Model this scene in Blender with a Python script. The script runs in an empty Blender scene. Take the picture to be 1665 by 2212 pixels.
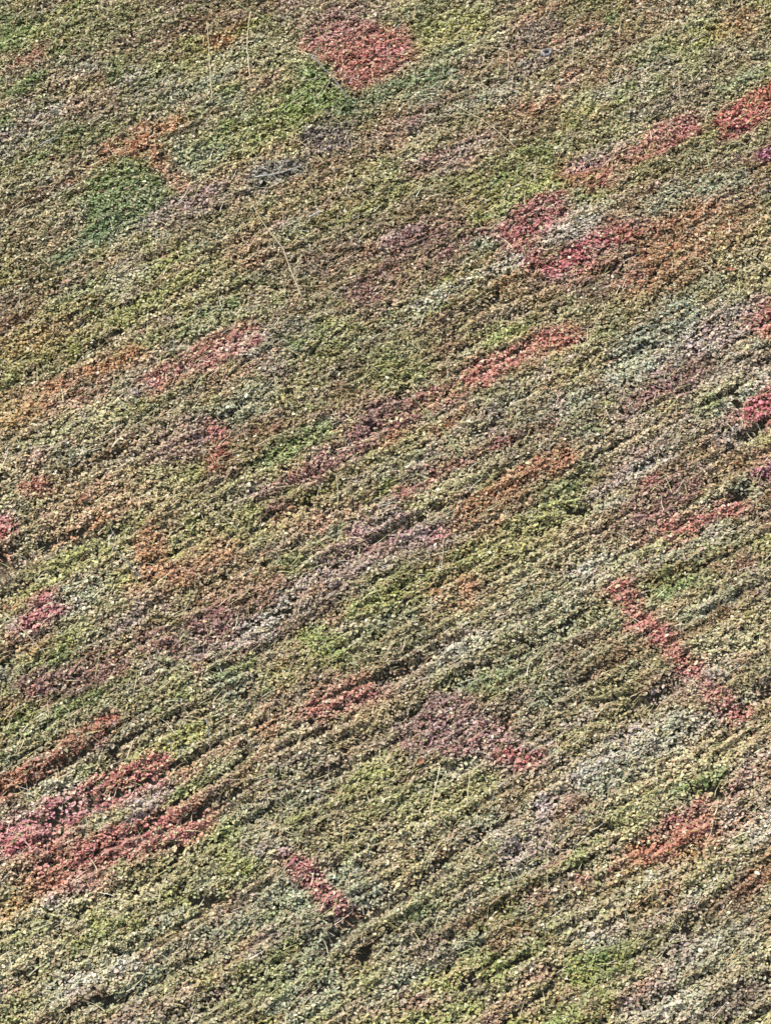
import bpy, math
import numpy as np
from mathutils import Vector, Matrix

rng = np.random.default_rng(7)
scene = bpy.context.scene
R = math.radians

# ------------------------------------------------------------------ camera, sky, sun, exposure
THETA = R(38.0)          # steepness of the hillside
PHI = R(14.0)            # the camera looks down by this much from across the dip
DIST = 20.0
FRAME_H = 7.0            # metres of hillside seen top to bottom (square to the view)
FWD = np.array([0.0, math.cos(PHI), -math.sin(PHI)])
RIGHT = np.array([1.0, 0.0, 0.0])
UP = np.array([0.0, math.sin(PHI), math.cos(PHI)])
CAM = -DIST * FWD
VW, VH = 1665.0, 2212.0  # size of the photograph in the pixels used for the lists below
TANV = FRAME_H / 2 / DIST
cam_data = bpy.data.cameras.new('camera')
cam_data.sensor_fit = 'VERTICAL'
cam_data.sensor_height = 24.0
cam_data.lens = 12.0 / TANV
cam_data.clip_end = 500.0
cam = bpy.data.objects.new('camera', cam_data)
scene.collection.objects.link(cam)
cam.location = CAM.tolist()
cam.rotation_euler = (math.pi / 2 - PHI, 0, 0)
scene.camera = cam

SUN_EL, SUN_AZ = R(55.0), R(252.0)   # azimuth clockwise from +Y: high on the left, across the rows
world = bpy.data.worlds.new('World')
scene.world = world
world.use_nodes = True
wn = world.node_tree.nodes
wl = world.node_tree.links
wn.clear()
sky = wn.new('ShaderNodeTexSky')
sky.sky_type = 'NISHITA'
sky.sun_disc = False
sky.sun_elevation = SUN_EL
sky.sun_rotation = SUN_AZ
sky.air_density = 1.0
sky.dust_density = 2.0
bg = wn.new('ShaderNodeBackground')
bg.inputs['Strength'].default_value = 0.15
wo = wn.new('ShaderNodeOutputWorld')
wl.new(sky.outputs[0], bg.inputs[0])
wl.new(bg.outputs[0], wo.inputs[0])
sun_data = bpy.data.lights.new('sun', 'SUN')
sun_data.energy = 3.6
sun_data.angle = R(0.6)
sun_data.color = (1.0, 0.95, 0.87)
sun = bpy.data.objects.new('sun', sun_data)
scene.collection.objects.link(sun)
sdir = Vector((math.sin(SUN_AZ) * math.cos(SUN_EL), math.cos(SUN_AZ) * math.cos(SUN_EL), math.sin(SUN_EL)))
sun.rotation_euler = sdir.to_track_quat('Z', 'Y').to_euler()
scene.view_settings.view_transform = 'Standard'
scene.view_settings.look = 'None'
scene.view_settings.gamma = 1.0
scene.view_settings.use_curve_mapping = False
scene.view_settings.exposure = 0.92
scene.render.engine = 'CYCLES'
scene.cycles.use_denoising = False
scene.cycles.max_bounces = 6
scene.cycles.diffuse_bounces = 3
scene.cycles.transmission_bounces = 3
scene.cycles.pixel_filter_type = 'BLACKMAN_HARRIS'
scene.cycles.filter_width = 1.6

# ------------------------------------------------------------------ helpers
EU = np.array([1.0, 0.0, 0.0])
EV = np.array([0.0, math.cos(THETA), math.sin(THETA)])
EN = np.array([0.0, -math.sin(THETA), math.cos(THETA)])

def project(P):
    """world points (n,3) -> photograph pixels (n,2)"""
    d = P - CAM
    z = d @ FWD
    k = VH / 2 / TANV
    return np.stack([VW / 2 + d @ RIGHT / z * k, VH / 2 - d @ UP / z * k], -1), z

def slope_at(px, py):
    """photograph pixel -> (u, v) where its ray meets the hillside"""
    k = VH / 2 / TANV
    ray = FWD + RIGHT * ((px - VW / 2) / k) + UP * ((VH / 2 - py) / k)
    t = -(CAM @ EN) / (ray @ EN)
    P = CAM + ray * t
    return float(P @ EU), float(P @ EV)

_T = np.random.default_rng(99).random((8, 256, 256)).astype(np.float64)
def vn(x, y, s=0):
    x = np.asarray(x, float); y = np.asarray(y, float)
    x0 = np.floor(x); y0 = np.floor(y)
    fx = x - x0; fy = y - y0
    fx = fx * fx * (3 - 2 * fx); fy = fy * fy * (3 - 2 * fy)
    T = _T[s % 8]
    o = (s // 8) * 37
    i = (x0.astype(int) + o) & 255; j = (y0.astype(int) + o * 3) & 255
    i1 = (i + 1) & 255; j1 = (j + 1) & 255
    return (T[i, j] * (1 - fx) + T[i1, j] * fx) * (1 - fy) + (T[i, j1] * (1 - fx) + T[i1, j1] * fx) * fy

def fbm(x, y, s=0, o=3):
    a, t, n = 1.0, 0.0, 0.0
    for k in range(o):
        t = t + a * vn(np.asarray(x) * 2 ** k, np.asarray(y) * 2 ** k, s + k); n += a; a *= 0.55
    return t / n

def sstep(a, b, x):
    t = np.clip((x - a) / (b - a), 0, 1)
    return t * t * (3 - 2 * t)

SA = math.atan(math.tan(R(28)) / math.sin(THETA + PHI))    # the combed rows climb to the right
def st(u, v):
    return u * math.cos(SA) + v * math.sin(SA), -u * math.sin(SA) + v * math.cos(SA)

def relief(u, v):
    """height of the plant canopy above the hillside, and how deep in a furrow (0) or on a crest (1) a place is"""
    s, t = st(u, v)
    wob = 0.10 * (vn(u / 0.9, v / 0.9, 5) - 0.5)
    n1 = vn(s / 0.42, (t + wob) / 0.040, 0)
    n2 = vn(s / 1.1, (t + wob) / 0.15, 1)
    n3 = vn(s / 0.046, t / 0.032, 2)                 # single tufts
    n4 = fbm(u / 1.4, v / 1.4, 3, 3)
    # rows are weak at the upper left, strong at the bottom and right
    m = np.clip(0.35 + 0.75 * sstep(3.2, -1.6, v - 0.45 * u), 0, 1.1)
    cut = sstep(0.07, 0.015, np.abs(vn(s / 0.75, (t + wob) / 0.13, 12) - 0.5)) * sstep(.42, .62, vn(s / 0.5, t / 0.3, 14)) * m
    h = 0.036 * m * n1 + 0.030 * m * n2 + 0.034 * n3 + 0.12 * n4 - 0.034 * cut
    crest = m * (0.30 * n1 + 0.25 * n2) + (1 - m) * 0.30 + 0.45 * n3 - 0.45 * cut
    return h, crest

def lin(c):
    c = np.asarray(c, float) / 255.0
    return np.where(c <= 0.04045, c / 12.92, ((c + 0.055) / 1.055) ** 2.4)

def link(o, parent=None):
    scene.collection.objects.link(o)
    o.parent = parent
    return o

def tag(o, label=None, cat=None, group=None, kind=None):
    if label: o['label'] = label
    if cat: o['category'] = cat
    if group: o['group'] = group
    if kind: o['kind'] = kind
    return o

def mesh_from(name, verts, quads, material, colours=None, parent=None, smooth=False):
    """verts (n,3), quads (m,4): one mesh object, colours per vertex when given"""
    me = bpy.data.meshes.new(name)
    verts = np.ascontiguousarray(verts, np.float32); quads = np.ascontiguousarray(quads, np.int32)
    me.vertices.add(len(verts)); me.vertices.foreach_set('co', verts.ravel())
    nq = len(quads); w = quads.shape[1]
    me.loops.add(nq * w); me.loops.foreach_set('vertex_index', quads.ravel())
    me.polygons.add(nq)
    me.polygons.foreach_set('loop_start', np.arange(0, nq * w, w, dtype=np.int32))
    me.polygons.foreach_set('loop_total', np.full(nq, w, np.int32))
    if smooth: me.polygons.foreach_set('use_smooth', np.ones(nq, bool))
    me.update(calc_edges=True)
    if colours is not None:
        a = me.attributes.new('leaf_colour', 'FLOAT_COLOR', 'POINT')
        c = np.ones((len(verts), 4), np.float32); c[:, :3] = colours
        a.data.foreach_set('color', c.ravel())
    me.materials.append(material)
    o = bpy.data.objects.new(name, me)
    return link(o, parent)

# ------------------------------------------------------------------ materials
def leaf_material():
    m = bpy.data.materials.new('small_leaf'); m.use_nodes = True
    n = m.node_tree.nodes; l = m.node_tree.links
    p = n['Principled BSDF']; out = n['Material Output']
    at = n.new('ShaderNodeAttribute'); at.attribute_name = 'leaf_colour'
    tc = n.new('ShaderNodeTexCoord')
    nz = n.new('ShaderNodeTexNoise'); nz.inputs['Scale'].default_value = 140.0; nz.inputs['Detail'].default_value = 2.0
    l.new(tc.outputs['Object'], nz.inputs['Vector'])
    mr = n.new('ShaderNodeMapRange'); mr.inputs[1].default_value = 0.3; mr.inputs[2].default_value = 0.7
    mr.inputs[3].default_value = 0.72; mr.inputs[4].default_value = 1.22
    l.new(nz.outputs['Fac'], mr.inputs[0])
    mx = n.new('ShaderNodeVectorMath'); mx.operation = 'SCALE'
    l.new(at.outputs['Color'], mx.inputs[0]); l.new(mr.outputs[0], mx.inputs['Scale'])
    l.new(mx.outputs[0], p.inputs['Base Color'])
    p.inputs['Roughness'].default_value = 0.5
    p.inputs['Specular IOR Level'].default_value = 0.45
    tr = n.new('ShaderNodeBsdfTranslucent'); l.new(mx.outputs[0], tr.inputs['Color'])
    mix = n.new('ShaderNodeMixShader'); mix.inputs[0].default_value = 0.22
    l.new(p.outputs[0], mix.inputs[1]); l.new(tr.outputs[0], mix.inputs[2])
    l.new(mix.outputs[0], out.inputs['Surface'])
    return m

def noise_material(name, c1, c2, scale, rough=0.85, bump=0.0):
    m = bpy.data.materials.new(name); m.use_nodes = True
    n = m.node_tree.nodes; l = m.node_tree.links
    p = n['Principled BSDF']
    tc = n.new('ShaderNodeTexCoord')
    nz = n.new('ShaderNodeTexNoise'); nz.inputs['Scale'].default_value = scale; nz.inputs['Detail'].default_value = 5.0
    l.new(tc.outputs['Object'], nz.inputs['Vector'])
    cr = n.new('ShaderNodeValToRGB')
    cr.color_ramp.elements[0].position = 0.35; cr.color_ramp.elements[1].position = 0.68
    cr.color_ramp.elements[0].color = (*c1, 1); cr.color_ramp.elements[1].color = (*c2, 1)
    l.new(nz.outputs['Fac'], cr.inputs[0]); l.new(cr.outputs[0], p.inputs['Base Color'])
    p.inputs['Roughness'].default_value = rough
    p.inputs['Specular IOR Level'].default_value = 0.25
    if bump:
        b = n.new('ShaderNodeBump'); b.inputs['Strength'].default_value = bump; b.inputs['Distance'].default_value = 0.01
        l.new(nz.outputs['Fac'], b.inputs['Height']); l.new(b.outputs[0], p.inputs['Normal'])
    return m

M_LEAF = leaf_material()
M_SOIL = noise_material('peaty_soil', (0.044, 0.034, 0.020), (0.10, 0.080, 0.048), 22.0, 0.95, 0.6)
M_STRAW = noise_material('dry_straw', (0.60, 0.48, 0.28), (0.78, 0.67, 0.44), 60.0, 0.6)
M_GREENSTEM = noise_material('green_blade', (0.24, 0.30, 0.12), (0.40, 0.44, 0.22), 60.0, 0.55)
M_RUSTSTEM = noise_material('rusty_stem', (0.34, 0.17, 0.08), (0.52, 0.32, 0.17), 60.0, 0.6)
M_GREYSTEM = noise_material('grey_dead_wood', (0.30, 0.29, 0.26), (0.52, 0.50, 0.45), 60.0, 0.8)
M_TWIG = noise_material('brown_twig', (0.06, 0.04, 0.03), (0.14, 0.09, 0.06), 60.0, 0.8)
M_DEADLEAF = noise_material('dead_brown_leaf', (0.13, 0.055, 0.025), (0.27, 0.13, 0.07), 45.0, 0.55, 0.3)
M_SEED = noise_material('grey_papery_husk', (0.13, 0.115, 0.11), (0.30, 0.275, 0.25), 50.0, 0.8, 0.4)
M_HOLLOW = noise_material('dark_husk_core', (0.020, 0.017, 0.016), (0.05, 0.045, 0.042), 80.0, 0.9, 0.4)

# ------------------------------------------------------------------ hillside ground
def ground():
    def axis(lo, hi, step, far):
        core = np.arange(lo, hi + step / 2, step)
        g = [step * 1.5 ** k for k in range(1, 40)]
        a, out = hi, []
        for d in g:
            a += d; out.append(a)
            if a > far: break
        b, out2 = lo, []
        for d in g:
            b -= d; out2.append(b)
            if b < -far: break
        return np.concatenate([out2[::-1], core, out])
    us = axis(-4.4, 4.4, 0.04, 40.0); vs = axis(-6.2, 7.0, 0.04, 40.0)
    U, V = np.meshgrid(us, vs, indexing='xy')
    h, c = relief(U, V)
    s, t = st(U, V)
    z = h - 0.055 + 0.012 * (vn(U / 0.05, V / 0.05, 6) - 0.5)
    P = U[..., None] * EU + V[..., None] * EV + z[..., None] * EN
    nu, nv = len(us), len(vs)
    idx = np.arange(nu * nv).reshape(nv, nu)
    q = np.stack([idx[:-1, :-1], idx[:-1, 1:], idx[1:, 1:], idx[1:, :-1]], -1).reshape(-1, 4)
    o = mesh_from('hillside_ground', P.reshape(-1, 3), q, M_SOIL, smooth=True)
    return tag(o, 'dark peaty soil of the steep hillside under the low plants', 'ground', kind='structure')
ground()

# ------------------------------------------------------------------ colours of leaves (as they look in sunlight, sRGB)
PAL = {
    'olive': (148, 140, 96), 'tan': (170, 150, 112), 'straw': (184, 174, 132), 'yellowgreen': (154, 156, 86),
    'green': (112, 136, 76), 'deepgreen': (88, 114, 70), 'freshgreen': (132, 150, 72), 'sage': (154, 158, 128),
    'palesage': (180, 184, 162), 'lichen': (196, 192, 172), 'brown': (124, 94, 62), 'darkbrown': (86, 64, 46),
    'orange': (186, 126, 80), 'ochre': (170, 140, 76), 'rust': (174, 108, 82), 'redpink': (182, 100, 102),
    'red': (180, 76, 72), 'crimson': (176, 70, 92), 'pink': (206, 134, 144), 'maroon': (108, 66, 66),
    'mauve': (156, 132, 126), 'palemauve': (180, 160, 156), 'purple': (124, 112, 118), 'magenta': (158, 56, 108),
    'peach': (184, 140, 116), 'bluegrey': (122, 126, 120), 'teal': (104, 130, 104), 'violet': (116, 78, 140),
    'dusk': (134, 116, 98),
}
ALB = 0.95
PALL = {k: lin(v) * ALB for k, v in PAL.items()}

# ------------------------------------------------------------------ patches of differently coloured plants
# kinds: name, category, mixture of leaf colours
KIND = {
    'redpink':  ('red_leaved_shrub', 'shrub', [('redpink', .62), ('rust', .2), ('pink', .1), ('tan', .08)]),
    'crimson':  ('red_leaved_shrub', 'shrub', [('crimson', .55), ('redpink', .27), ('pink', .13), ('lichen', .05)]),
    'red':      ('red_leaved_shrub', 'shrub', [('red', .5), ('redpink', .3), ('rust', .2)]),
    'rust':     ('rusty_shrub', 'shrub', [('rust', .6), ('orange', .2), ('tan', .2)]),
    'orange':   ('orange_leaved_shrub', 'shrub', [('orange', .6), ('peach', .25), ('rust', .15)]),
    'peach':    ('orange_leaved_shrub', 'shrub', [('peach', .65), ('orange', .15), ('straw', .2)]),
    'ochre':    ('yellow_leaved_shrub', 'shrub', [('ochre', .6), ('orange', .2), ('straw', .2)]),
    'maroon':   ('dark_red_shrub', 'shrub', [('maroon', .5), ('redpink', .2), ('mauve', .3)]),
    'mauve':    ('mauve_heather', 'heather', [('mauve', .55), ('palemauve', .22), ('maroon', .13), ('purple', .1)]),
    'mauvered': ('mauve_heather', 'heather', [('mauve', .45), ('redpink', .25), ('palemauve', .2), ('maroon', .1)]),
    'purple':   ('mauve_heather', 'heather', [('purple', .65), ('mauve', .25), ('bluegrey', .1)]),
    'palemauve': ('mauve_heather', 'heather', [('palemauve', .65), ('mauve', .25), ('lichen', .1)]),
    'magenta':  ('magenta_shrub', 'shrub', [('magenta', .6), ('violet', .2), ('crimson', .2)]),
    'green':    ('green_herb_tuft', 'herb tuft', [('green', .6), ('deepgreen', .2), ('freshgreen', .2)]),
    'deepgreen': ('green_herb_tuft', 'herb tuft', [('deepgreen', .55), ('green', .25), ('teal', .2)]),
    'fresh':    ('green_herb_tuft', 'herb tuft', [('freshgreen', .6), ('yellowgreen', .25), ('green', .15)]),
    'yellowgreen': ('yellow_green_moss', 'moss', [('yellowgreen', .7), ('freshgreen', .15), ('straw', .15)]),
    'sage':     ('sage_green_cushion', 'cushion plant', [('sage', .6), ('palesage', .25), ('teal', .15)]),
    'palesage': ('sage_green_cushion', 'cushion plant', [('palesage', .55), ('sage', .3), ('bluegrey', .15)]),
    'lichen':   ('pale_lichen_clump', 'lichen', [('lichen', .6), ('palesage', .25), ('palemauve', .15)]),
    'bluegrey': ('blue_grey_lichen', 'lichen', [('bluegrey', .6), ('sage', .2), ('purple', .2)]),
    'teal':     ('blue_grey_lichen', 'lichen', [('teal', .45), ('bluegrey', .25), ('palesage', .3)]),
    'brown':    ('brown_heather', 'heather', [('brown', .55), ('dusk', .25), ('darkbrown', .2)]),
}
# (kind, shape, strength, label); shape: ('e', cx, cy, half length, half width, degrees) or ('p', [points]) or ('l', [points], half width)
PATCHES = [
 ('redpink', ('p', [(650,90),(720,52),(800,48),(882,72),(906,116),(862,152),(772,196),(735,172),(694,132)]), .92, 'large rose red shrub patch with straight edges near the top edge'),
 ('mauvered', ('e', 740, 45, 105, 32, 12), .5, 'thin pinkish brown fringe just above the large rose red patch'),
 ('green', ('p', [(648,136),(690,142),(752,212),(742,242),(690,236),(604,208),(626,166)]), .85, 'green leafy tuft touching the lower left of the rose red patch'),
 ('deepgreen', ('l', [(735,236),(790,215),(870,178),(965,142)], 15), .85, 'narrow dark green band running under the rose red patch'),
 ('fresh', ('e', 545, 282, 165, 46, 25), .68, 'bright green swathe between orange band and dark green band'),
 ('orange', ('e', 282, 308, 118, 22, 27), .8, 'long orange band above the big green tuft at upper left'),
 ('rust', ('l', [(300,322),(340,352),(385,388)], 22), .8, 'short rusty arm branching down to the right from the orange band'),
 ('green', ('p', [(258,338),(312,344),(352,388),(372,420),(300,478),(205,520),(178,470),(186,390)]), .82, 'big deep green tuft below the orange band at upper left'),
 ('sage', ('e', 425, 345, 60, 34, 25), .5, 'greyish green tuft right of the rusty arm'),
 ('deepgreen', ('l', [(120,560),(185,520),(245,492)], 13), .6, 'thin dark green tail trailing left below the big green tuft'),
 ('mauve', ('e', 440, 432, 120, 26, 25), .65, 'grey mauve heather strip right of the big green tuft'),
 ('purple', ('e', 712, 292, 50, 32, 15), .75, 'dusky purple heather spot below the dark green band'),
 ('bluegrey', ('e', 592, 372, 55, 28, 20), .65, 'blue grey lichen patch left of the dusky purple spot'),
 ('peach', ('e', 530, 535, 72, 44, 15), .62, 'peach brown shrub crossed by a long leaning straw stem'),
 ('peach', ('e', 566, 172, 62, 24, 14), .6, 'peach shrub at the foot of the two upright straw stems'),
 ('peach', ('e', 172, 190, 72, 42, -20), .5, 'faded pinkish tan shrub in the upper left corner area'),
 ('rust', ('e', 482, 82, 32, 16, 15), .65, 'small rust shrub between the two upright straw stems'),
 ('green', ('e', 22, 60, 60, 48, 10), .6, 'green herbs in the top left corner'),
 ('fresh', ('e', 190, 55, 110, 38, 10), .4, 'light green herbs at the top left, right of the corner herbs'),
 ('yellowgreen', ('e', 985, 62, 95, 52, 22), .72, 'bright yellow green moss right of the large rose red patch'),
 ('sage', ('e', 985, 110, 45, 16, 20), .5, 'grey green cushion below the bright yellow green moss'),
 ('mauve', ('e', 1150, 68, 52, 26, 20), .55, 'grey heather spot above the small grey husk'),
 ('rust', ('e', 1592, 48, 50, 26, 20), .42, 'rust brown shrub at the top right corner'),
 ('rust', ('e', 1345, 62, 50, 16, 25), .32, 'faint rusty streak at the top, left of the corner shrub'),
 ('sage', ('e', 1428, 112, 52, 24, 20), .55, 'light sage cushion in the tan plants at upper right'),
 ('red', ('e', 1165, 238, 46, 15, 25), .5, 'small thin red streak left of the crimson band'),
 ('brown', ('e', 1120, 275, 70, 28, 12), .6, 'brown heather below the small thin red streak'),
 ('crimson', ('l', [(1305,372),(1372,330),(1440,292),(1496,272)], 24), .72, 'long crimson band climbing to the right at upper right'),
 ('red', ('e', 1262, 384, 48, 22, -15), .7, 'red spot at the lower left end of the long crimson band'),
 ('palemauve', ('e', 1298, 330, 50, 16, 28), .55, 'pale mauve strip along the upper side of the crimson band'),
 ('red', ('l', [(1570,262),(1620,236),(1670,196)], 24), .8, 'bright red shrub touching the right edge near the top'),
 ('crimson', ('e', 1598, 268, 38, 14, 15), .5, 'small pink red shrub just below the bright red edge shrub'),
 ('magenta', ('e', 1652, 324, 32, 17, 20), .8, 'small violet magenta shrub at the right edge near the top'),
 ('crimson', ('e', 1145, 472, 92, 46, 20), .72, 'broad dull pink shrub patch left of the pale cushion row'),
 ('crimson', ('e', 1296, 512, 50, 22, 20), .66, 'pink red shrub right of the pale cushion row'),
 ('crimson', ('l', [(1125,540),(1180,578),(1255,548)], 20), .85, 'vivid crimson shrub streak below the pale cushion row'),
 ('lichen', ('e', 1236, 492, 62, 22, 25), .65, 'pale cushion row enclosed by pink and crimson shrubs'),
 ('maroon', ('l', [(795,640),(850,580),(900,545),(985,508)], 44), 0.72, 'wide dark maroon shrub around the dark fallen twig'),
 ('lichen', ('l', [(905,672),(980,625),(1050,590),(1108,556)], 15), .75, 'long pale lichen streak below the wide maroon shrub'),
 ('maroon', ('e', 955, 348, 62, 22, 10), 0.69, 'dark red shrub strip above the wide maroon shrub'),
 ('rust', ('e', 1500, 500, 150, 50, 24), .55, 'broad faded rust shrub at right below the crimson band'),
 ('red', ('e', 1355, 494, 34, 22, 10), .55, 'small red spot at the left end of the broad rust shrub'),
 ('rust', ('e', 1440, 590, 110, 36, 20), .42, 'faded rust shrub below the broad rust shrub'),
 ('sage', ('e', 1420, 432, 85, 16, 28), .5, 'thin sage strip between crimson band and broad rust shrub'),
 ('red', ('e', 1650, 690, 30, 38, 60), .78, 'red shrub cut by the right edge above the sage cushion'),
 ('palesage', ('l', [(1350,790),(1400,735),(1470,685)], 42), .72, 'large blue white sage cushion at right'),
 ('palemauve', ('e', 1560, 700, 80, 32, 30), .5, 'pale mauve heather right of the large sage cushion'),
 ('maroon', ('e', 1450, 828, 80, 26, 24), 0.69, 'dull maroon strip below the large sage cushion'),
 ('crimson', ('l', [(1610,905),(1670,870)], 26), .9, 'vivid crimson shrub cut by the right edge at mid height'),
 ('bluegrey', ('e', 1585, 932, 45, 24, 20), .7, 'dark blue grey lichen below the vivid crimson edge shrub'),
 ('magenta', ('e', 1652, 1020, 30, 24, 30), .88, 'vivid magenta shrub at the right edge at mid height'),
 ('teal', ('e', 1600, 1058, 70, 15, 24), .62, 'teal grey lichen strip below the vivid magenta shrub'),
 ('maroon', ('e', 1440, 1072, 82, 34, 28), 0.78, 'dark maroon shrub with pale rows left of the magenta shrub'),
 ('redpink', ('l', [(1450,1150),(1515,1122),(1585,1088)], 19), .86, 'clear red strip under the dark maroon shrub with pale rows'),
 ('fresh', ('e', 1535, 876, 22, 26, 60), .68, 'small bright green tuft left of the vivid crimson edge shrub'),
 ('redpink', ('l', [(1028,805),(1090,775),(1150,745),(1225,722)], 25), .78, 'long rose red band right of centre in the upper half'),
 ('fresh', ('e', 1088, 722, 52, 22, 25), .6, 'fresh green tuft just above the long rose red band'),
 ('fresh', ('e', 855, 795, 72, 46, 5), .5, 'wide yellow green herb patch at the centre of the upper half'),
 ('maroon', ('e', 842, 898, 66, 30, 18), 0.83, 'maroon shrub under the yellow green herb patch'),
 ('redpink', ('e', 942, 858, 46, 22, 14), .55, 'dull red shrub at the upper end of the thin green blade'),
 ('redpink', ('l', [(325,835),(400,795),(470,755),(545,725)], 25), .62, 'long dull red band left of centre, below the leaning straw stem'),
 ('orange', ('l', [(55,875),(130,832),(210,795),(285,762)], 17), .7, 'orange row of shrubs near the left edge'),
 ('ochre', ('e', 55, 742, 100, 34, 24), .5, 'yellow ochre shrub at the left edge above the orange row'),
 ('ochre', ('e', 35, 895, 60, 48, 24), .5, 'yellow orange shrub at the left edge below the orange row'),
 ('sage', ('e', 500, 885, 80, 32, 24), .55, 'sage cushion below the long dull red band'),
 ('mauvered', ('e', 405, 950, 82, 44, 22), .62, 'mauve and maroon heather left of the sage cushion'),
 ('red', ('l', [(462,928),(482,972),(458,998)], 19), .66, 'small red shrub at the right end of mauve heather'),
 ('green', ('l', [(565,1000),(635,962),(712,925)], 16), .85, 'narrow vivid green strip above the row of dark red shrubs'),
 ('maroon', ('e', 742, 966, 60, 26, 20), 0.88, 'dark red shrub at the upper right of the dark red row'),
 ('maroon', ('e', 672, 1026, 48, 25, 24), 0.95, 'dark red shrub in the middle of the dark red row'),
 ('maroon', ('e', 594, 1060, 46, 24, 20), 0.95, 'dark red shrub at the lower left of the dark red row'),
 ('palemauve', ('e', 530, 1062, 46, 18, 24), .6, 'pale mauve heather left of the lowest dark red shrub'),
 ('rust', ('l', [(1005,1105),(1075,1062),(1140,1026),(1222,988)], 25), .72, 'long rust orange band at the centre right'),
 ('green', ('e', 1215, 1058, 78, 20, 26), .58, 'green strip along the lower side of the rust orange band'),
 ('yellowgreen', ('e', 1130, 1150, 150, 44, 22), .5, 'broad yellow green moss below the rust orange band'),
 ('mauve', ('l', [(700,1232),(780,1180),(860,1130)], 38), .66, 'grey mauve heather band at the very centre'),
 ('maroon', ('l', [(760,1190),(830,1166),(872,1142)], 16), 0.69, 'dark maroon core of the central mauve heather'),
 ('crimson', ('e', 943, 1152, 26, 14, 20), .6, 'tiny pink red shrub right of the central mauve heather'),
 ('peach', ('e', 648, 1128, 62, 26, 14), .55, 'peach shrub above the left end of the central mauve heather'),
 ('green', ('e', 640, 1216, 42, 28, 20), .58, 'green tuft at the left end of the central mauve heather'),
 ('fresh', ('e', 835, 1290, 92, 36, 25), .62, 'bright green strip below the central mauve heather'),
 ('sage', ('e', 830, 1345, 82, 24, 24), .45, 'grey green strip below the bright green strip at centre'),
 ('lichen', ('e', 586, 1330, 84, 25, 27), .6, 'pale grey lichen streak below left of the central heather'),
 ('rust', ('p', [(285,1180),(330,1130),(362,1150),(370,1215),(420,1262),(380,1270),(310,1235)]), .66, 'rust red shrub wedge crossed by a rusty stem at left centre'),
 ('ochre', ('e', 480, 1205, 72, 26, 22), .42, 'golden brown shrub right of the rust red wedge'),
 ('peach', ('e', 195, 1088, 130, 50, 22), .58, 'broad peach pink shrub around the curled brown leaf at left'),
 ('rust', ('e', 182, 1142, 70, 13, 26), .6, 'thin rust strip under the broad peach pink shrub'),
 ('red', ('e', 82, 1046, 36, 26, 40), .66, 'red shrub at the upper left corner of the peach pink shrub'),
 ('crimson', ('e', 8, 1140, 28, 24, 40), .68, 'small crimson shrub cut by the left edge at mid height'),
 ('redpink', ('e', 8, 1205, 22, 24, 60), .5, 'small dull red shrub cut by the left edge just below mid height'),
 ('crimson', ('e', 80, 1326, 54, 32, 26), .78, 'round dark crimson shrub near the left edge'),
 ('rust', ('e', 50, 1392, 58, 30, 10), .62, 'rusty shrub below the round dark crimson shrub'),
 ('maroon', ('l', [(70,1480),(150,1462),(250,1430)], 26), 0.90, 'dark maroon strip at left, below the rusty shrub'),
 ('maroon', ('e', 458, 1346, 54, 32, 22), 0.72, 'maroon shrub left of the pale grey lichen streak'),
 ('maroon', ('e', 352, 1388, 48, 24, -20), 0.72, 'maroon red shrub lower left of another maroon shrub'),
 ('fresh', ('e', 706, 1390, 56, 38, -20), .68, 'bright green tuft right of the pale grey lichen streak'),
 ('mauvered', ('p', [(925,1487),(985,1496),(1022,1514),(1092,1572),(1156,1630),(1138,1660),(1060,1642),(983,1628),(842,1610),(860,1570),(915,1545)]), .82, 'large mauve pink heather wedge right of centre in the lower half'),
 ('red', ('l', [(1090,1622),(1125,1642),(1160,1640)], 13), .6, 'red tip at the right end of mauve pink wedge'),
 ('redpink', ('l', [(1340,1285),(1368,1330),(1440,1388),(1492,1448),(1545,1500),(1600,1540)], 21), .78, 'long thin red line of shrubs running down to the right edge'),
 ('rust', ('l', [(1390,1845),(1450,1822),(1530,1785)], 23), .72, 'rust red band at the lower right'),
 ('crimson', ('l', [(20,1812),(110,1765),(210,1712),(325,1662)], 37), .8, 'big vivid crimson pink shrub at the lower left'),
 ('pinkpale', ('e', 128, 1762, 46, 18, 27), .6, 'pale pink streak inside the big crimson pink shrub'),
 ('redpink', ('l', [(110,1888),(210,1842),(320,1805),(425,1768)], 42), .66, 'broad dull red shrub under the big crimson pink shrub'),
 ('red', ('l', [(0,1702),(80,1658),(150,1620),(235,1562)], 22), .58, 'long red streak above the big crimson pink shrub'),
 ('orange', ('e', 18, 1702, 40, 22, 28), .6, 'orange shrub cut by the left edge, left end of the red streak'),
 ('rust', ('l', [(0,1968),(60,1930),(130,1900)], 17), .56, 'rust streak at the left edge below the broad dull red shrub'),
 ('palemauve', ('e', 322, 1722, 46, 24, 27), .66, 'pale lavender heather at the right end of the crimson pink shrub'),
 ('crimson', ('l', [(618,1846),(668,1888),(700,1930),(748,1972)], 19), .8, 'thin pink red line of shrubs at the bottom centre'),
 ('palemauve', ('e', 592, 1826, 46, 18, 10), .6, 'pale mauve heather at the upper end of the thin pink red line'),
 ('redpink', ('l', [(690,1530),(740,1512),(800,1478)], 24), .6, 'dull red strip left of the mauve pink wedge'),
 ('rust', ('l', [(585,1545),(582,1590),(572,1620)], 13), .6, 'short upright rusty streak left of the dull red strip'),
 ('lichen', ('l', [(120,2140),(200,2105),(270,2078)], 26), .62, 'pale lichen strip near the bottom left corner'),
 ('maroon', ('e', 200, 2148, 84, 12, 26), 0.62, 'dark brown red strip under the bottom left pale lichen strip'),
 ('lichen', ('e', 1294, 2010, 46, 24, 15), .62, 'pale beaded lichen spot near the bottom right'),
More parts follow.
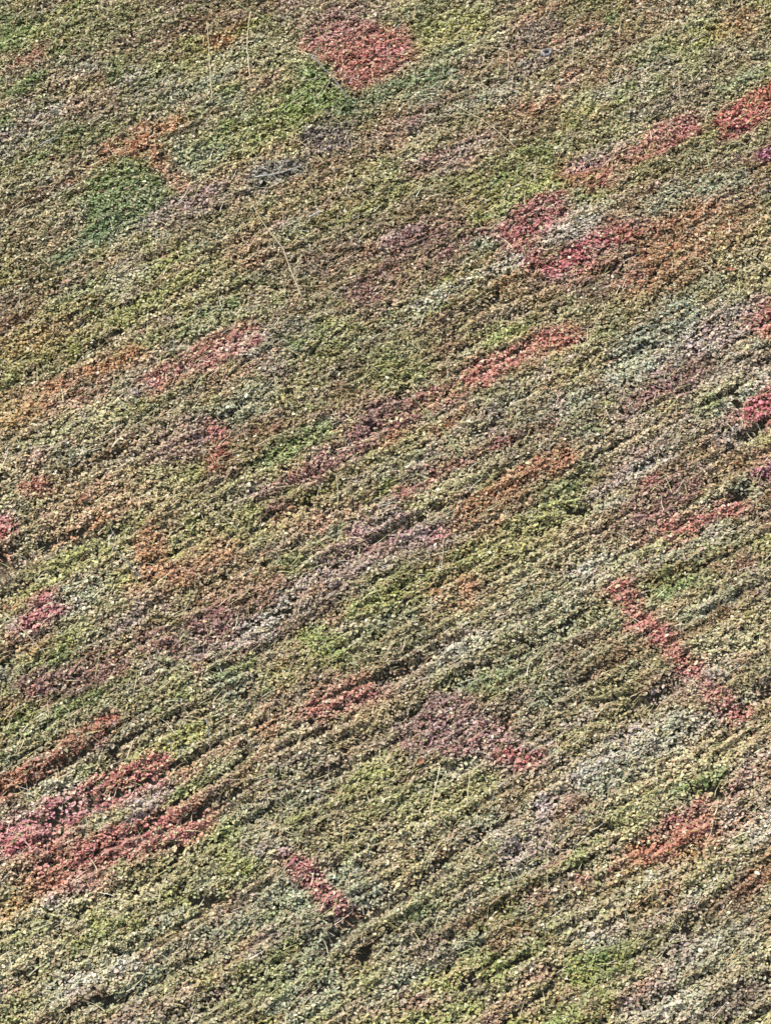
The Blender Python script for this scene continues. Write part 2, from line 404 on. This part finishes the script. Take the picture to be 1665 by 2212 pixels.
 ('lichen', ('e', 1446, 2178, 62, 20, 27), .6, 'pale lichen strip at the bottom edge on the right'),
 ('mauvered', ('e', 905, 2168, 105, 28, 10), .5, 'pinkish heather at the bottom edge right of centre'),
 ('palesage', ('l', [(1290,1680),(1380,1620),(1450,1570)], 48), .5, 'broad pale sage cushion right of the mauve pink wedge'),
 ('palemauve', ('e', 1370, 1585, 48, 20, 10), .55, 'pale mauve spot at the top of the broad pale sage cushion'),
 ('green', ('e', 1512, 1690, 54, 26, 22), .55, 'green tuft at right below the long thin red line'),
 ('ochre', ('e', 838, 1868, 68, 56, 10), .42, 'ochre yellow shrub patch right of the thin pink red line'),
 ('yellowgreen', ('e', 930, 1722, 160, 48, 5), .5, 'yellow green moss behind two pale stalks in the lower half'),
 ('brown', ('e', 1285, 1928, 78, 22, 26), .5, 'brown heather above the pale beaded lichen spot'),
 ('sage', ('e', 1540, 2030, 62, 20, 27), .52, 'sage strip near the right edge at the bottom'),
 ('fresh', ('e', 480, 1800, 50, 26, 40), .42, 'green tuft right of the broad dull red shrub'),
 ('rust', ('e', 1635, 1900, 40, 16, 26), .5, 'rusty streak cut by the right edge at the bottom'),
]
KIND['pinkpale'] = ('red_leaved_shrub', 'shrub', [('pink', .6), ('palemauve', .3), ('crimson', .1)])

# soft zones that only shift the mix of the plain ground cover: (cx, cy, rx, ry, degrees, colour, weight)
ZONES = [
 (1350, 120, 380, 190, 15, 'tan', 1.6), (1250, 300, 260, 90, 20, 'tan', 1.3), (1580, 90, 120, 80, 0, 'brown', 1.0),
 (150, 640, 260, 100, 20, 'yellowgreen', 1.4), (900, 470, 200, 70, 15, 'olive', .8), (640, 470, 220, 80, 15, 'brown', 1.3),
 (250, 900, 180, 60, 25, 'sage', 1.2), (60, 450, 110, 120, 20, 'straw', 1.2), (40, 1250, 110, 60, 20, 'sage', 1.6),
 (1100, 950, 240, 60, 25, 'olive', 1.0), (1500, 1300, 220, 90, 25, 'olive', 1.0), (100, 1560, 150, 60, 25, 'sage', 1.6),
 (420, 1480, 240, 50, 25, 'palemauve', .9), (560, 1640, 160, 60, 25, 'sage', 1.2), (350, 1980, 320, 80, 20, 'yellowgreen', .9),
 (700, 2060, 260, 70, 20, 'straw', .7), (1000, 1900, 200, 90, 20, 'straw', .7), (1300, 1790, 180, 60, 25, 'straw', .6),
 (1600, 1980, 110, 90, 25, 'dusk', 1.2), (1200, 2130, 240, 60, 25, 'dusk', .8), (80, 2050, 130, 60, 15, 'green', .8),
 (1560, 1420, 130, 70, 25, 'straw', .8), (1050, 850, 160, 50, 25, 'straw', .6), (330, 90, 160, 60, 20, 'brown', .8),
 (900, 1420, 200, 50, 25, 'dusk', .9), (1620, 1230, 80, 70, 25, 'green', .9), (1030, 1290, 120, 40, 25, 'dusk', .9),
 (1200, 880, 160, 30, 27, 'brown', .8), (760, 640, 140, 40, 25, 'brown', .8), (540, 1230, 90, 40, 25, 'olive', .8),
]
BASE = ['olive', 'tan', 'straw', 'yellowgreen', 'green', 'sage', 'lichen', 'brown', 'dusk', 'darkbrown', 'palemauve', 'peach', 'rust', 'mauve', 'redpink', 'freshgreen', 'orange']
BASEW = [1.9, 1.3, 1.4, 1.1, .45, .70, .30, .55, .85, .18, .30, .36, .16, .28, .14, .30, .08]

def dist_shape(shape, x, y):
    """signed distance-like value, 0 at the outline, negative inside, in photograph pixels"""
    if shape[0] == 'e':
        _, cx, cy, a, b, deg = shape
        c, s = math.cos(R(deg)), math.sin(R(deg))
        dx, dy = x - cx, -(y - cy)
        p, q = dx * c + dy * s, -dx * s + dy * c
        r = np.sqrt((p / a) ** 2 + (q / b) ** 2)
        return (r - 1) * min(a, b)
    if shape[0] == 'l':
        pts, hw = shape[1], shape[2]
        d = np.full(x.shape, 1e9)
        for (x0, y0), (x1, y1) in zip(pts[:-1], pts[1:]):
            ex, ey = x1 - x0, y1 - y0
            t = np.clip(((x - x0) * ex + (y - y0) * ey) / (ex * ex + ey * ey), 0, 1)
            d = np.minimum(d, np.hypot(x - x0 - t * ex, y - y0 - t * ey))
        return d - hw
    pts = shape[1]
    d = np.full(x.shape, 1e9); inside = np.zeros(x.shape, bool)
    for (x0, y0), (x1, y1) in zip(pts, pts[1:] + pts[:1]):
        ex, ey = x1 - x0, y1 - y0
        t = np.clip(((x - x0) * ex + (y - y0) * ey) / (ex * ex + ey * ey), 0, 1)
        d = np.minimum(d, np.hypot(x - x0 - t * ex, y - y0 - t * ey))
        if y0 != y1:
            cr = ((y0 > y) != (y1 > y)) & (x < (x1 - x0) * (y - y0) / (y1 - y0) + x0)
            inside ^= cr
    return np.where(inside, -d, d)

# ------------------------------------------------------------------ leaves
def make_leaves(P, N, size, colour, r):
    """folded six-cornered leaves at P (n,3), facing N: verts, quads, colours"""
    n = len(P)
    N = N / np.linalg.norm(N, axis=1, keepdims=True)
    A = r.normal(size=(n, 3))
    A -= (A * N).sum(1, keepdims=True) * N
    A /= np.linalg.norm(A, axis=1, keepdims=True)
    B = np.cross(N, A)
    L = size[:, None]; W = L * r.uniform(0.52, 0.85, n)[:, None]
    lift = (W * r.uniform(0.02, 0.30, n)[:, None])
    droop = L * r.uniform(-0.10, 0.30, n)[:, None]
    a = [-.5, -.22, .24, .5]
    v = np.empty((n, 6, 3), np.float32)
    v[:, 0] = P + A * L * a[0]
    v[:, 1] = P + A * L * a[1] + B * W * .46 + N * lift
    v[:, 2] = P + A * L * a[2] + B * W * .42 + N * (lift - droop * .5)
    v[:, 3] = P + A * L * a[3] - N * droop
    v[:, 4] = P + A * L * a[2] - B * W * .42 + N * (lift - droop * .5)
    v[:, 5] = P + A * L * a[1] - B * W * .46 + N * lift
    base = (np.arange(n) * 6)[:, None]
    q = np.concatenate([base + np.array([[0, 1, 2, 3]]), base + np.array([[0, 3, 4, 5]])], 1).reshape(-1, 4)
    return v.reshape(-1, 3), q, np.repeat(colour, 6, axis=0)

def scatter():
    r = rng
    dens = 11800
    u0, u1, v0, v1 = -4.1, 4.1, -5.9, 6.7
    n = int(dens * (u1 - u0) * (v1 - v0))
    u = r.uniform(u0, u1, n); v = r.uniform(v0, v1, n)
    h, crest = relief(u, v)
    P0 = u[:, None] * EU + v[:, None] * EV + h[:, None] * EN
    px, _ = project(P0)
    x, y = px[:, 0], px[:, 1]
    out = np.maximum(np.maximum(-x, x - VW), np.maximum(-y, y - VH))
    keep = r.random(n) < np.where(out < 90, 1.0, np.where(out < 420, 0.42, 0.0))
    keep &= r.random(n) < np.clip(-0.10 + 2.0 * crest, 0.12, 1.0)
    u, v, h, crest, P0, x, y = (k[keep] for k in (u, v, h, crest, P0, x, y))
    n = len(u)
    s, t = st(u, v)
    # --- plain ground cover colours: slowly changing mixture, stretched along the rows
    w = np.empty((n, len(BASE)))
    for k, (nm, bw) in enumerate(zip(BASE, BASEW)):
        a = vn(s / 1.3 + 13 * k, t / 0.42 + 7 * k, k)
        b = vn(s / 0.42 + 3 * k, t / 0.12 + 5 * k, k + 3)
        c = vn(u / 0.11 + 3 * k, v / 0.11 + 9 * k, k + 5)
        w[:, k] = bw * np.exp(5.5 * (a - .5) + 5.0 * (b - .5) + 2.6 * (c - .5))
    for (cx, cy, rx, ry, deg, nm, wt) in ZONES:
        d = dist_shape(('e', cx, cy, rx, ry, deg), x, y) / min(rx, ry)
        f = np.exp(-np.maximum(d + 1, 0) ** 2 * 1.2)
        w[:, BASE.index(nm)] += wt * 2.2 * f
    cw = np.cumsum(w, 1); cw /= cw[:, -1:]
    pick = (r.random(n)[:, None] > cw).sum(1)
    table = np.array([PALL[k] for k in BASE])
    avg = (w / w.sum(1, keepdims=True)) @ table
    col = .74 * avg + .26 * table[np.clip(pick, 0, len(BASE) - 1)]
    owner = np.full(n, -1)
    # --- coloured patches
    warp1 = 18 * (fbm(u / .16, v / .16, 4, 3) - .5) * 2
    warp2 = 12 * (vn(s / .25, t / .05, 9) - .5) * 2
    for k, (kind, shape, strength, label) in enumerate(PATCHES):
        d = dist_shape(shape, x, y) + warp1 * .8 + warp2
        p = strength * sstep(20, -18, d) * (0.72 + 0.56 * vn(u / .07 + k, v / .07, k)) * (.80 + .55 * vn(s / .30 + k, t / .13, k + 2))
        idx = np.nonzero(p > .02)[0]
        if not len(idx): continue
        mix = KIND[kind][2]
        pr = np.array([q for _, q in mix]); pr = pr / pr.sum()
        tab = np.array([PALL[c] for c, _ in mix])
        mean = pr @ tab
        tint = .68 * mean + .32 * tab[r.choice(len(mix), len(idx), p=pr)]
        tint[r.random(len(idx)) < .09] = PALL['straw']          # dry leaves among them
        f = np.clip(p[idx] * .92, 0, .72)[:, None]
        col[idx] = col[idx] * (1 - f) + tint * f
        own = p[idx] > strength * (.34 + .3 * r.random(len(idx)))
        owner[idx[own]] = k
    # --- each leaf a little lighter, darker, warmer or cooler than its neighbours
    val = np.exp(r.normal(0, 0.20, n)); val = np.clip(val, .45, 1.75)
    tone = 0.85 + 0.30 * vn(s / .6, t / .14, 17)
    col = col * (val * tone)[:, None] * np.exp(r.normal(0, 0.045, (n, 3)))
    bleach = r.random(n) < 0.03          # dry bleached leaves
    col[bleach] = lin((214, 204, 172)) * r.uniform(.75, 1.0, (int(bleach.sum()), 1))
    col = np.clip(col, 0.004, 0.72)
    # --- depth in the mat, tilt and size
    depth = r.exponential(0.014, n); depth = np.minimum(depth, 0.05)
    P = P0 - EN * depth[:, None] + r.normal(0, 0.003, (n, 3))
    N = EN * 0.65 + np.array([-0.15, 0, 0.65]) + r.normal(0, 0.40, (n, 3))
    size = np.clip(r.lognormal(math.log(0.0225), 0.22, n), 0.013, 0.036)
    return dict(P=P, N=N, size=size, col=col, owner=owner, n=n)

D = scatter()
def build_leaves(name, sel, parent=None):
    vv, q, c = make_leaves(D['P'][sel], D['N'][sel], D['size'][sel], D['col'][sel], rng)
    return mesh_from(name, vv, q, M_LEAF, c, parent)

sel = np.nonzero(D['owner'] < 0)[0]
o = build_leaves('heath_ground_cover', sel)
tag(o, 'low mat of olive, tan and brown leaves covering the whole hillside', 'ground cover', kind='stuff')

# ------------------------------------------------------------------ stems and twigs as tapered tubes
def tube(points, radii, sides=5):
    pts = np.asarray(points, float); m = len(pts)
    tan = np.gradient(pts, axis=0); tan /= np.linalg.norm(tan, axis=1, keepdims=True)
    ref = np.array([0.31, -0.9, 0.22])
    X = np.cross(tan, ref); X /= np.linalg.norm(X, axis=1, keepdims=True)
    Y = np.cross(tan, X)
    an = np.arange(sides) * 2 * math.pi / sides
    ring = (pts[:, None] + np.asarray(radii)[:, None, None] * (np.cos(an)[None, :, None] * X[:, None] + np.sin(an)[None, :, None] * Y[:, None]))
    v = ring.reshape(-1, 3)
    i = np.arange(m - 1)[:, None] * sides; k = np.arange(sides)[None]
    k2 = (k + 1) % sides
    q = np.stack([i + k, i + k2, i + sides + k2, i + sides + k], -1).reshape(-1, 4)
    return v, q

def join(parts):
    vs, qs, off = [], [], 0
    for v, q in parts:
        vs.append(v); qs.append(q + off); off += len(v)
    return np.concatenate(vs), np.concatenate(qs)

# ------------------------------------------------------------------ each coloured patch: an Empty with foliage, branches and its largest leaves
GROUPS = {'shrub': 'low shrubs colouring the hillside', 'heather': 'heather patches', 'herb tuft': 'green herb tufts', 'moss': 'moss patches',
          'cushion plant': 'sage cushions', 'lichen': 'lichen patches'}
for k, (kind, shape, strength, label) in enumerate(PATCHES):
    ids = np.nonzero(D['owner'] == k)[0]
    if len(ids) < 12: continue
    nm, cat, mix = KIND[kind]
    c = D['P'][ids].mean(0)
    u, v = float(c @ EU), float(c @ EV)
    h = float(relief(np.array([u]), np.array([v]))[0][0])
    base = u * EU + v * EV + (h - 0.055) * EN
    root = bpy.data.objects.new(nm, None); root.empty_display_size = 0.1
    link(root); root.location = base.tolist()
    tag(root, label, cat, GROUPS[cat])
    # the largest leaves on top are separate parts
    top = ids[np.argsort(-D['size'][ids])[:10]]
    rest = np.setdiff1d(ids, top)
    vv, q, cc = make_leaves(D['P'][rest] - base, D['N'][rest], D['size'][rest], D['col'][rest], rng)
    f = mesh_from('foliage', vv, q, M_LEAF, cc, root); f['kind'] = 'stuff'
    for j in top:
        sl = slice(j, j + 1)
        vv, q, cc = make_leaves(D['P'][sl] - base + EN * 0.012, D['N'][sl], D['size'][sl] * 1.12, D['col'][sl], rng)
        mesh_from('leaf', vv, q, M_LEAF, cc, root)
    br = []
    for j in rng.choice(rest, min(26, max(6, len(rest) // 40)), replace=False):
        tip = D['P'][j] - base
        foot = tip - EN * 0.06 + rng.normal(0, 0.02, 3)
        mid = (tip + foot) / 2 + rng.normal(0, 0.008, 3)
        br.append(tube([foot, mid, tip], [.0022, .0018, .0012], 4))
    mesh_from('branches', *join(br), M_TWIG, None, root)['kind'] = 'stuff'

# ------------------------------------------------------------------ fine dry grass lying through the mat (uncountable)
def dry_grass():
    r = rng
    n = 15000
    u = r.uniform(-3.6, 3.6, n); v = r.uniform(-5.4, 6.2, n)
    h, crest = relief(u, v)
    P = u[:, None] * EU + v[:, None] * EV + (h + .002)[:, None] * EN
    ang = np.where(r.random(n) < .55, SA + r.normal(0, .3, n), r.uniform(0, math.pi, n))
    dirv = np.cos(ang)[:, None] * EU + np.sin(ang)[:, None] * EV + EN * r.uniform(0.05, .45, n)[:, None]
    up = r.random(n) < .22
    dirv[up] = np.array([0, -.15, 1.0]) + r.normal(0, .3, (int(up.sum()), 3))
    dirv /= np.linalg.norm(dirv, axis=1, keepdims=True)
    L = r.uniform(.03, .15, n)[:, None]; W = r.uniform(.0012, .0027, n)[:, None]
    side = np.cross(dirv, EN + r.normal(0, .4, (n, 3))); side /= np.linalg.norm(side, axis=1, keepdims=True)
    bend = r.normal(0, .22, n)[:, None] * side * L - EN * L * .12
    vs = np.empty((n, 8, 3))
    for i, f in enumerate((0, .35, .7, 1.0)):
        c = P + dirv * L * f + bend * f * f
        ww = W * (1 - .75 * f)
        vs[:, 2 * i] = c - side * ww; vs[:, 2 * i + 1] = c + side * ww
    b = (np.arange(n) * 8)[:, None]
    q = np.concatenate([b + np.array([[2 * i, 2 * i + 1, 2 * i + 3, 2 * i + 2]]) for i in range(3)], 1).reshape(-1, 4)
    pal = np.array([lin(c) for c in ((206, 194, 152), (186, 172, 120), (172, 170, 108), (196, 186, 164), (170, 132, 96))])
    col = pal[r.integers(0, 5, n)] * np.exp(r.normal(0, .15, (n, 1)))
    o = mesh_from('dry_grass', vs.reshape(-1, 3), q, M_LEAF, np.repeat(np.clip(col, 0, .7), 8, axis=0))
    tag(o, 'fine straw coloured grass blades woven through the leaf mat', 'grass', kind='stuff')
dry_grass()

# ------------------------------------------------------------------ single stems one can point at
def ray_point(px, py, depth):
    k = VH / 2 / TANV
    ray = FWD + RIGHT * ((px - VW / 2) / k) + UP * ((VH / 2 - py) / k)
    return CAM + ray * depth

def foot_of(px, py):
    """point on the canopy under a photograph pixel"""
    u, v = slope_at(px, py)
    for _ in range(6):
        h = float(relief(np.array([u]), np.array([v]))[0][0])
        P = u * EU + v * EV + h * EN
        q, _z = project(P[None])
        uu, vv = slope_at(px, py); ua, va = slope_at(q[0, 0], q[0, 1])
        u += uu - ua; v += vv - va
    return u * EU + v * EV + h * EN

def stem(name, pts, material, radius, label, group, lying=False, side_leaves=0, forks=0):
    """pts in photograph pixels from foot to tip; upright stems rise vertically in place, lying ones rest on the mat"""
    foot = foot_of(*pts[0])
    depth0 = (foot - CAM) @ FWD
    W = []
    for i, (x, y) in enumerate(pts):
        if lying: W.append(foot_of(x, y) + EN * (radius + .012))
        else: W.append(ray_point(x, y, depth0 - 0.03 * i))
    W = np.array(W)
    # resample smoothly
    t = np.linspace(0, len(W) - 1, 4 * (len(W) - 1) + 1)
    Q = np.stack([np.interp(t, np.arange(len(W)), W[:, a]) for a in range(3)], -1)
    Q[1:-1] = (Q[:-2] + 2 * Q[1:-1] + Q[2:]) / 4
    Q[1:-1] += rng.normal(0, .0018, Q[1:-1].shape)
    if not lying: Q = np.concatenate([(foot - EN * .05)[None], Q])
    base = Q[0].copy()
    root = bpy.data.objects.new(name, None); link(root); root.location = base.tolist()
    tag(root, label, 'twig' if 'twig' in name else 'grass stem', group)
    rad = np.linspace(radius, radius * .55, len(Q))
    v, q = tube(Q - base, rad, 6)
    mesh_from('stalk', v, q, material, None, root, smooth=True)
    if forks:
        for f in range(forks):
            i = int(len(Q) * (.35 + .5 * f / forks))
            d = (Q[min(i + 1, len(Q) - 1)] - Q[i - 1]); d /= np.linalg.norm(d)
            sd = np.cross(d, FWD) * (1 if f % 2 else -1)
            L = np.linalg.norm(Q[-1] - Q[0]) * .3
            pp = np.array([Q[i], Q[i] + (d * .6 + sd * .6) * L * .5, Q[i] + (d * .8 + sd * .9) * L]) - base
            mesh_from('side_twig', *tube(pp, [radius * .6, radius * .45, radius * .3], 5), material, None, root)
    else:
        # narrow seed head or blade tip
        d = Q[-1] - Q[-2]; d /= np.linalg.norm(d)
        L = min(.06, np.linalg.norm(Q[-1] - Q[0]) * .2)
        pp = np.array([Q[-1] + d * L * f for f in (-.1, .25, .6, 1.0)]) - base
        mesh_from('seed_head', *tube(pp, [radius * .5, radius * 1.15, radius * .9, radius * .15], 5), material, None, root)
    return root

G1, G2 = 'dry grass stems standing above the mat', 'dead twigs on the mat'
STEMS = [
 ([(541,166),(535,118),(534,82),(539,40)], M_STRAW, .0058, 'tall upright straw stem at the top, right one of a pair'),
 ([(458,212),(455,160),(452,110),(449,62)], M_STRAW, .0042, 'tall upright straw stem at the top, left one of a pair'),
 ([(653,642),(628,582),(610,532),(572,488),(544,438)], M_STRAW, .0056, 'longest straw stem leaning left over the peach brown shrub'),
 ([(998,984),(958,930),(928,898),(898,866)], M_GREENSTEM, .0052, 'long thin green blade leaning left between dull red shrubs'),
 ([(1113,318),(1080,288),(1050,264),(992,232)], M_STRAW, .0046, 'long pale stem leaning left below the small grey husk'),
 ([(1668,586),(1645,568),(1616,546)], M_STRAW, .0060, 'thick pale stem at the right edge beside the faded rust shrub'),
 ([(928,1764),(934,1728),(947,1672)], M_STRAW, .0056, 'left of two pale stalks rising from yellow green moss'),
 ([(1008,1738),(1010,1710),(1014,1676)], M_STRAW, .0056, 'right of two pale stalks rising from yellow green moss'),
 ([(417,1250),(378,1216),(332,1184)], M_RUSTSTEM, .0048, 'rusty orange stem lying across the rust red wedge'),
 ([(312,1255),(284,1224),(253,1190)], M_GREYSTEM, .0042, 'thin grey stem left of the rust red wedge'),
 ([(92,1410),(62,1372),(26,1340)], M_STRAW, .0048, 'yellow stem leaning left over the rusty shrub at the left edge'),
 ([(729,1094),(730,1066),(728,1038)], M_STRAW, .0042, 'short upright pale stem below the dark red row'),
 ([(455,1620),(452,1592),(448,1564)], M_GREYSTEM, .0042, 'short upright grey stem in the lower left quarter'),
 ([(1469,216),(1467,190),(1465,164)], M_STRAW, .0042, 'short upright stem below the light sage cushion at upper right'),
 ([(1094,174),(1097,150),(1098,124)], M_STRAW, .0038, 'short upright stem left of the small grey husk'),
 ([(880,324),(868,306),(857,290)], M_STRAW, .0038, 'short leaning stem right of the dusky purple heather spot'),
 ([(954,1230),(956,1202),(957,1174)], M_STRAW, .0040, 'short upright stem below the tiny pink red shrub'),
 ([(931,1344),(932,1322),(931,1300)], M_STRAW, .0040, 'short upright stem right of the bright green strip at centre'),
 ([(748,210),(722,168),(684,132)], M_GREYSTEM, .0052, 'pale curved stem on the border of green tuft and rose red patch'),
 ([(602,58),(566,36),(522,14)], M_GREENSTEM, .0048, 'pale green blade leaning left at the top edge'),
 ([(516,1146),(484,1120),(450,1096)], M_STRAW, .0036, 'thin pale fibre leaning left below the pale mauve heather'),
 ([(1545,592),(1518,566),(1490,548)], M_STRAW, .0036, 'thin pale stem leaning left in the faded rust shrub'),
 ([(608,240),(632,218),(655,200)], M_GREENSTEM, .0040, 'green blade leaning right at the left foot of the green tuft'),
 ([(1235,140),(1237,112),(1240,86)], M_STRAW, .0036, 'short upright stem right of the small grey husk'),
 ([(512,1150),(511,1130),(513,1110)], M_GREENSTEM, .0040, 'short upright green blade beside the thin pale fibre'),
]
for pts, mat, rad, label in STEMS:
    stem('grass_stem', pts, mat, rad, label, G1)
TWIGS = [
 ([(878,538),(908,524),(940,508)], M_TWIG, .0105, 'dark fallen twig lying in the wide maroon shrub', 0),
 ([(550,386),(600,378),(650,362)], M_GREYSTEM, .0050, 'forked pale grey twig lying on the blue grey lichen', 3),
 ([(668,474),(682,464),(698,460)], M_GREYSTEM, .0060, 'short pale forked twig right of the longest straw stem', 2),
 ([(86,318),(108,306),(132,294)], M_GREYSTEM, .0048, 'thin pale twig left of the orange band', 1),
]
for pts, mat, rad, label, fk in TWIGS:
    stem('fallen_twig', pts, mat, rad, label, G2, lying=True, forks=fk)

# ------------------------------------------------------------------ curled dead leaves and the grey husk
def curled_leaf(px, py, length, width, turn, label):
    c = foot_of(px, py) + EN * .012
    nu, nv = 9, 7
    A = EU * math.cos(turn) + EV * math.sin(turn); B = np.cross(EN, A)
    V = []
    for i in range(nu):
        f = i / (nu - 1); w = width * math.sin(math.pi * (f * .9 + .05)) ** .7
        for j in range(nv):
            g = (j / (nv - 1) - .5) * 2
            a = g * 1.25
            V.append(A * length * (f - .5) + B * w * .5 * math.sin(a) + EN * (w * .45 * (1 - math.cos(a)) + length * .35 * (f - .5) ** 2 + rng.normal(0, .0008)))
    idx = np.arange(nu * nv).reshape(nu, nv)
    q = np.stack([idx[:-1, :-1], idx[1:, :-1], idx[1:, 1:], idx[:-1, 1:]], -1).reshape(-1, 4)
    root = bpy.data.objects.new('curled_leaf', None); link(root); root.location = c.tolist()
    tag(root, label, 'leaf', 'curled dead leaves lying on the mat')
    b = mesh_from('leaf_blade', np.array(V), q, M_DEADLEAF, None, root, smooth=True)
    sm = b.modifiers.new('thickness', 'SOLIDIFY'); sm.thickness = .0012
    st_ = np.array([-A * length * .5, -A * length * .66 + EN * .004, -A * length * .8 + EN * .010])
    mesh_from('leaf_stalk', *tube(st_, [.0014, .0012, .0010], 5), M_TWIG, None, root)
    return root
curled_leaf(181, 1078, .060, .050, R(25), 'curled dark brown leaf on the broad peach pink shrub')
curled_leaf(1577, 585, .070, .042, R(-8), 'curled red brown leaf in the faded rust shrub near the right edge')
curled_leaf(908, 1648, .052, .046, R(40), 'curled brown leaf at the lower edge of the mauve pink wedge')

def husk(px, py, label):
    c = foot_of(px, py) + EN * .004
    root = bpy.data.objects.new('seed_husk', None); link(root); root.location = c.tolist()
    tag(root, label, 'husk')
    X = EU * math.cos(R(35)) + EV * math.sin(R(35)); Y = np.cross(EN, X)
    prof = [(.017, .012), (.022, .024), (.029, .030), (.038, .023), (.042, .008), (.036, -.014)]
    n = 22
    V = []
    for r_, z in prof:
        for k in range(n):
            a = 2 * math.pi * k / n
            wob = 1 + .13 * math.sin(3 * a + 1) + .08 * math.sin(7 * a) + rng.normal(0, .04)
            V.append(X * math.cos(a) * r_ * 1.25 * wob + Y * math.sin(a) * r_ * .95 * wob + EN * (z + rng.normal(0, .0018)))
    m = len(prof); i = np.arange(m - 1)[:, None] * n; k = np.arange(n)[None]; k2 = (k + 1) % n
    q = np.stack([i + k, i + n + k, i + n + k2, i + k2], -1).reshape(-1, 4)
    mesh_from('husk_rim', np.array(V), q, M_SEED, None, root, smooth=True)
    V = [EN * .004]
    for r_, z in ((.014, .006), (.0225, .016)):
        V += [X * math.cos(2 * math.pi * k / n) * r_ * 1.25 + Y * math.sin(2 * math.pi * k / n) * r_ + EN * z for k in range(n)]
    T = [[0, 1 + k, 1 + (k + 1) % n, 0] for k in range(0)]
    Q = [[1 + k, 1 + (k + 1) % n, 1 + n + (k + 1) % n, 1 + n + k] for k in range(n)]
    C = [[0, 1 + 2 * k, 1 + (2 * k + 1) % n, 1 + (2 * k + 2) % n] for k in range(n // 2)]
    mesh_from('dark_core', np.array(V), np.array(Q + C), M_HOLLOW, None, root, smooth=True)
husk(1180, 117, 'small grey ring shaped husk with a dark hollow at upper right')
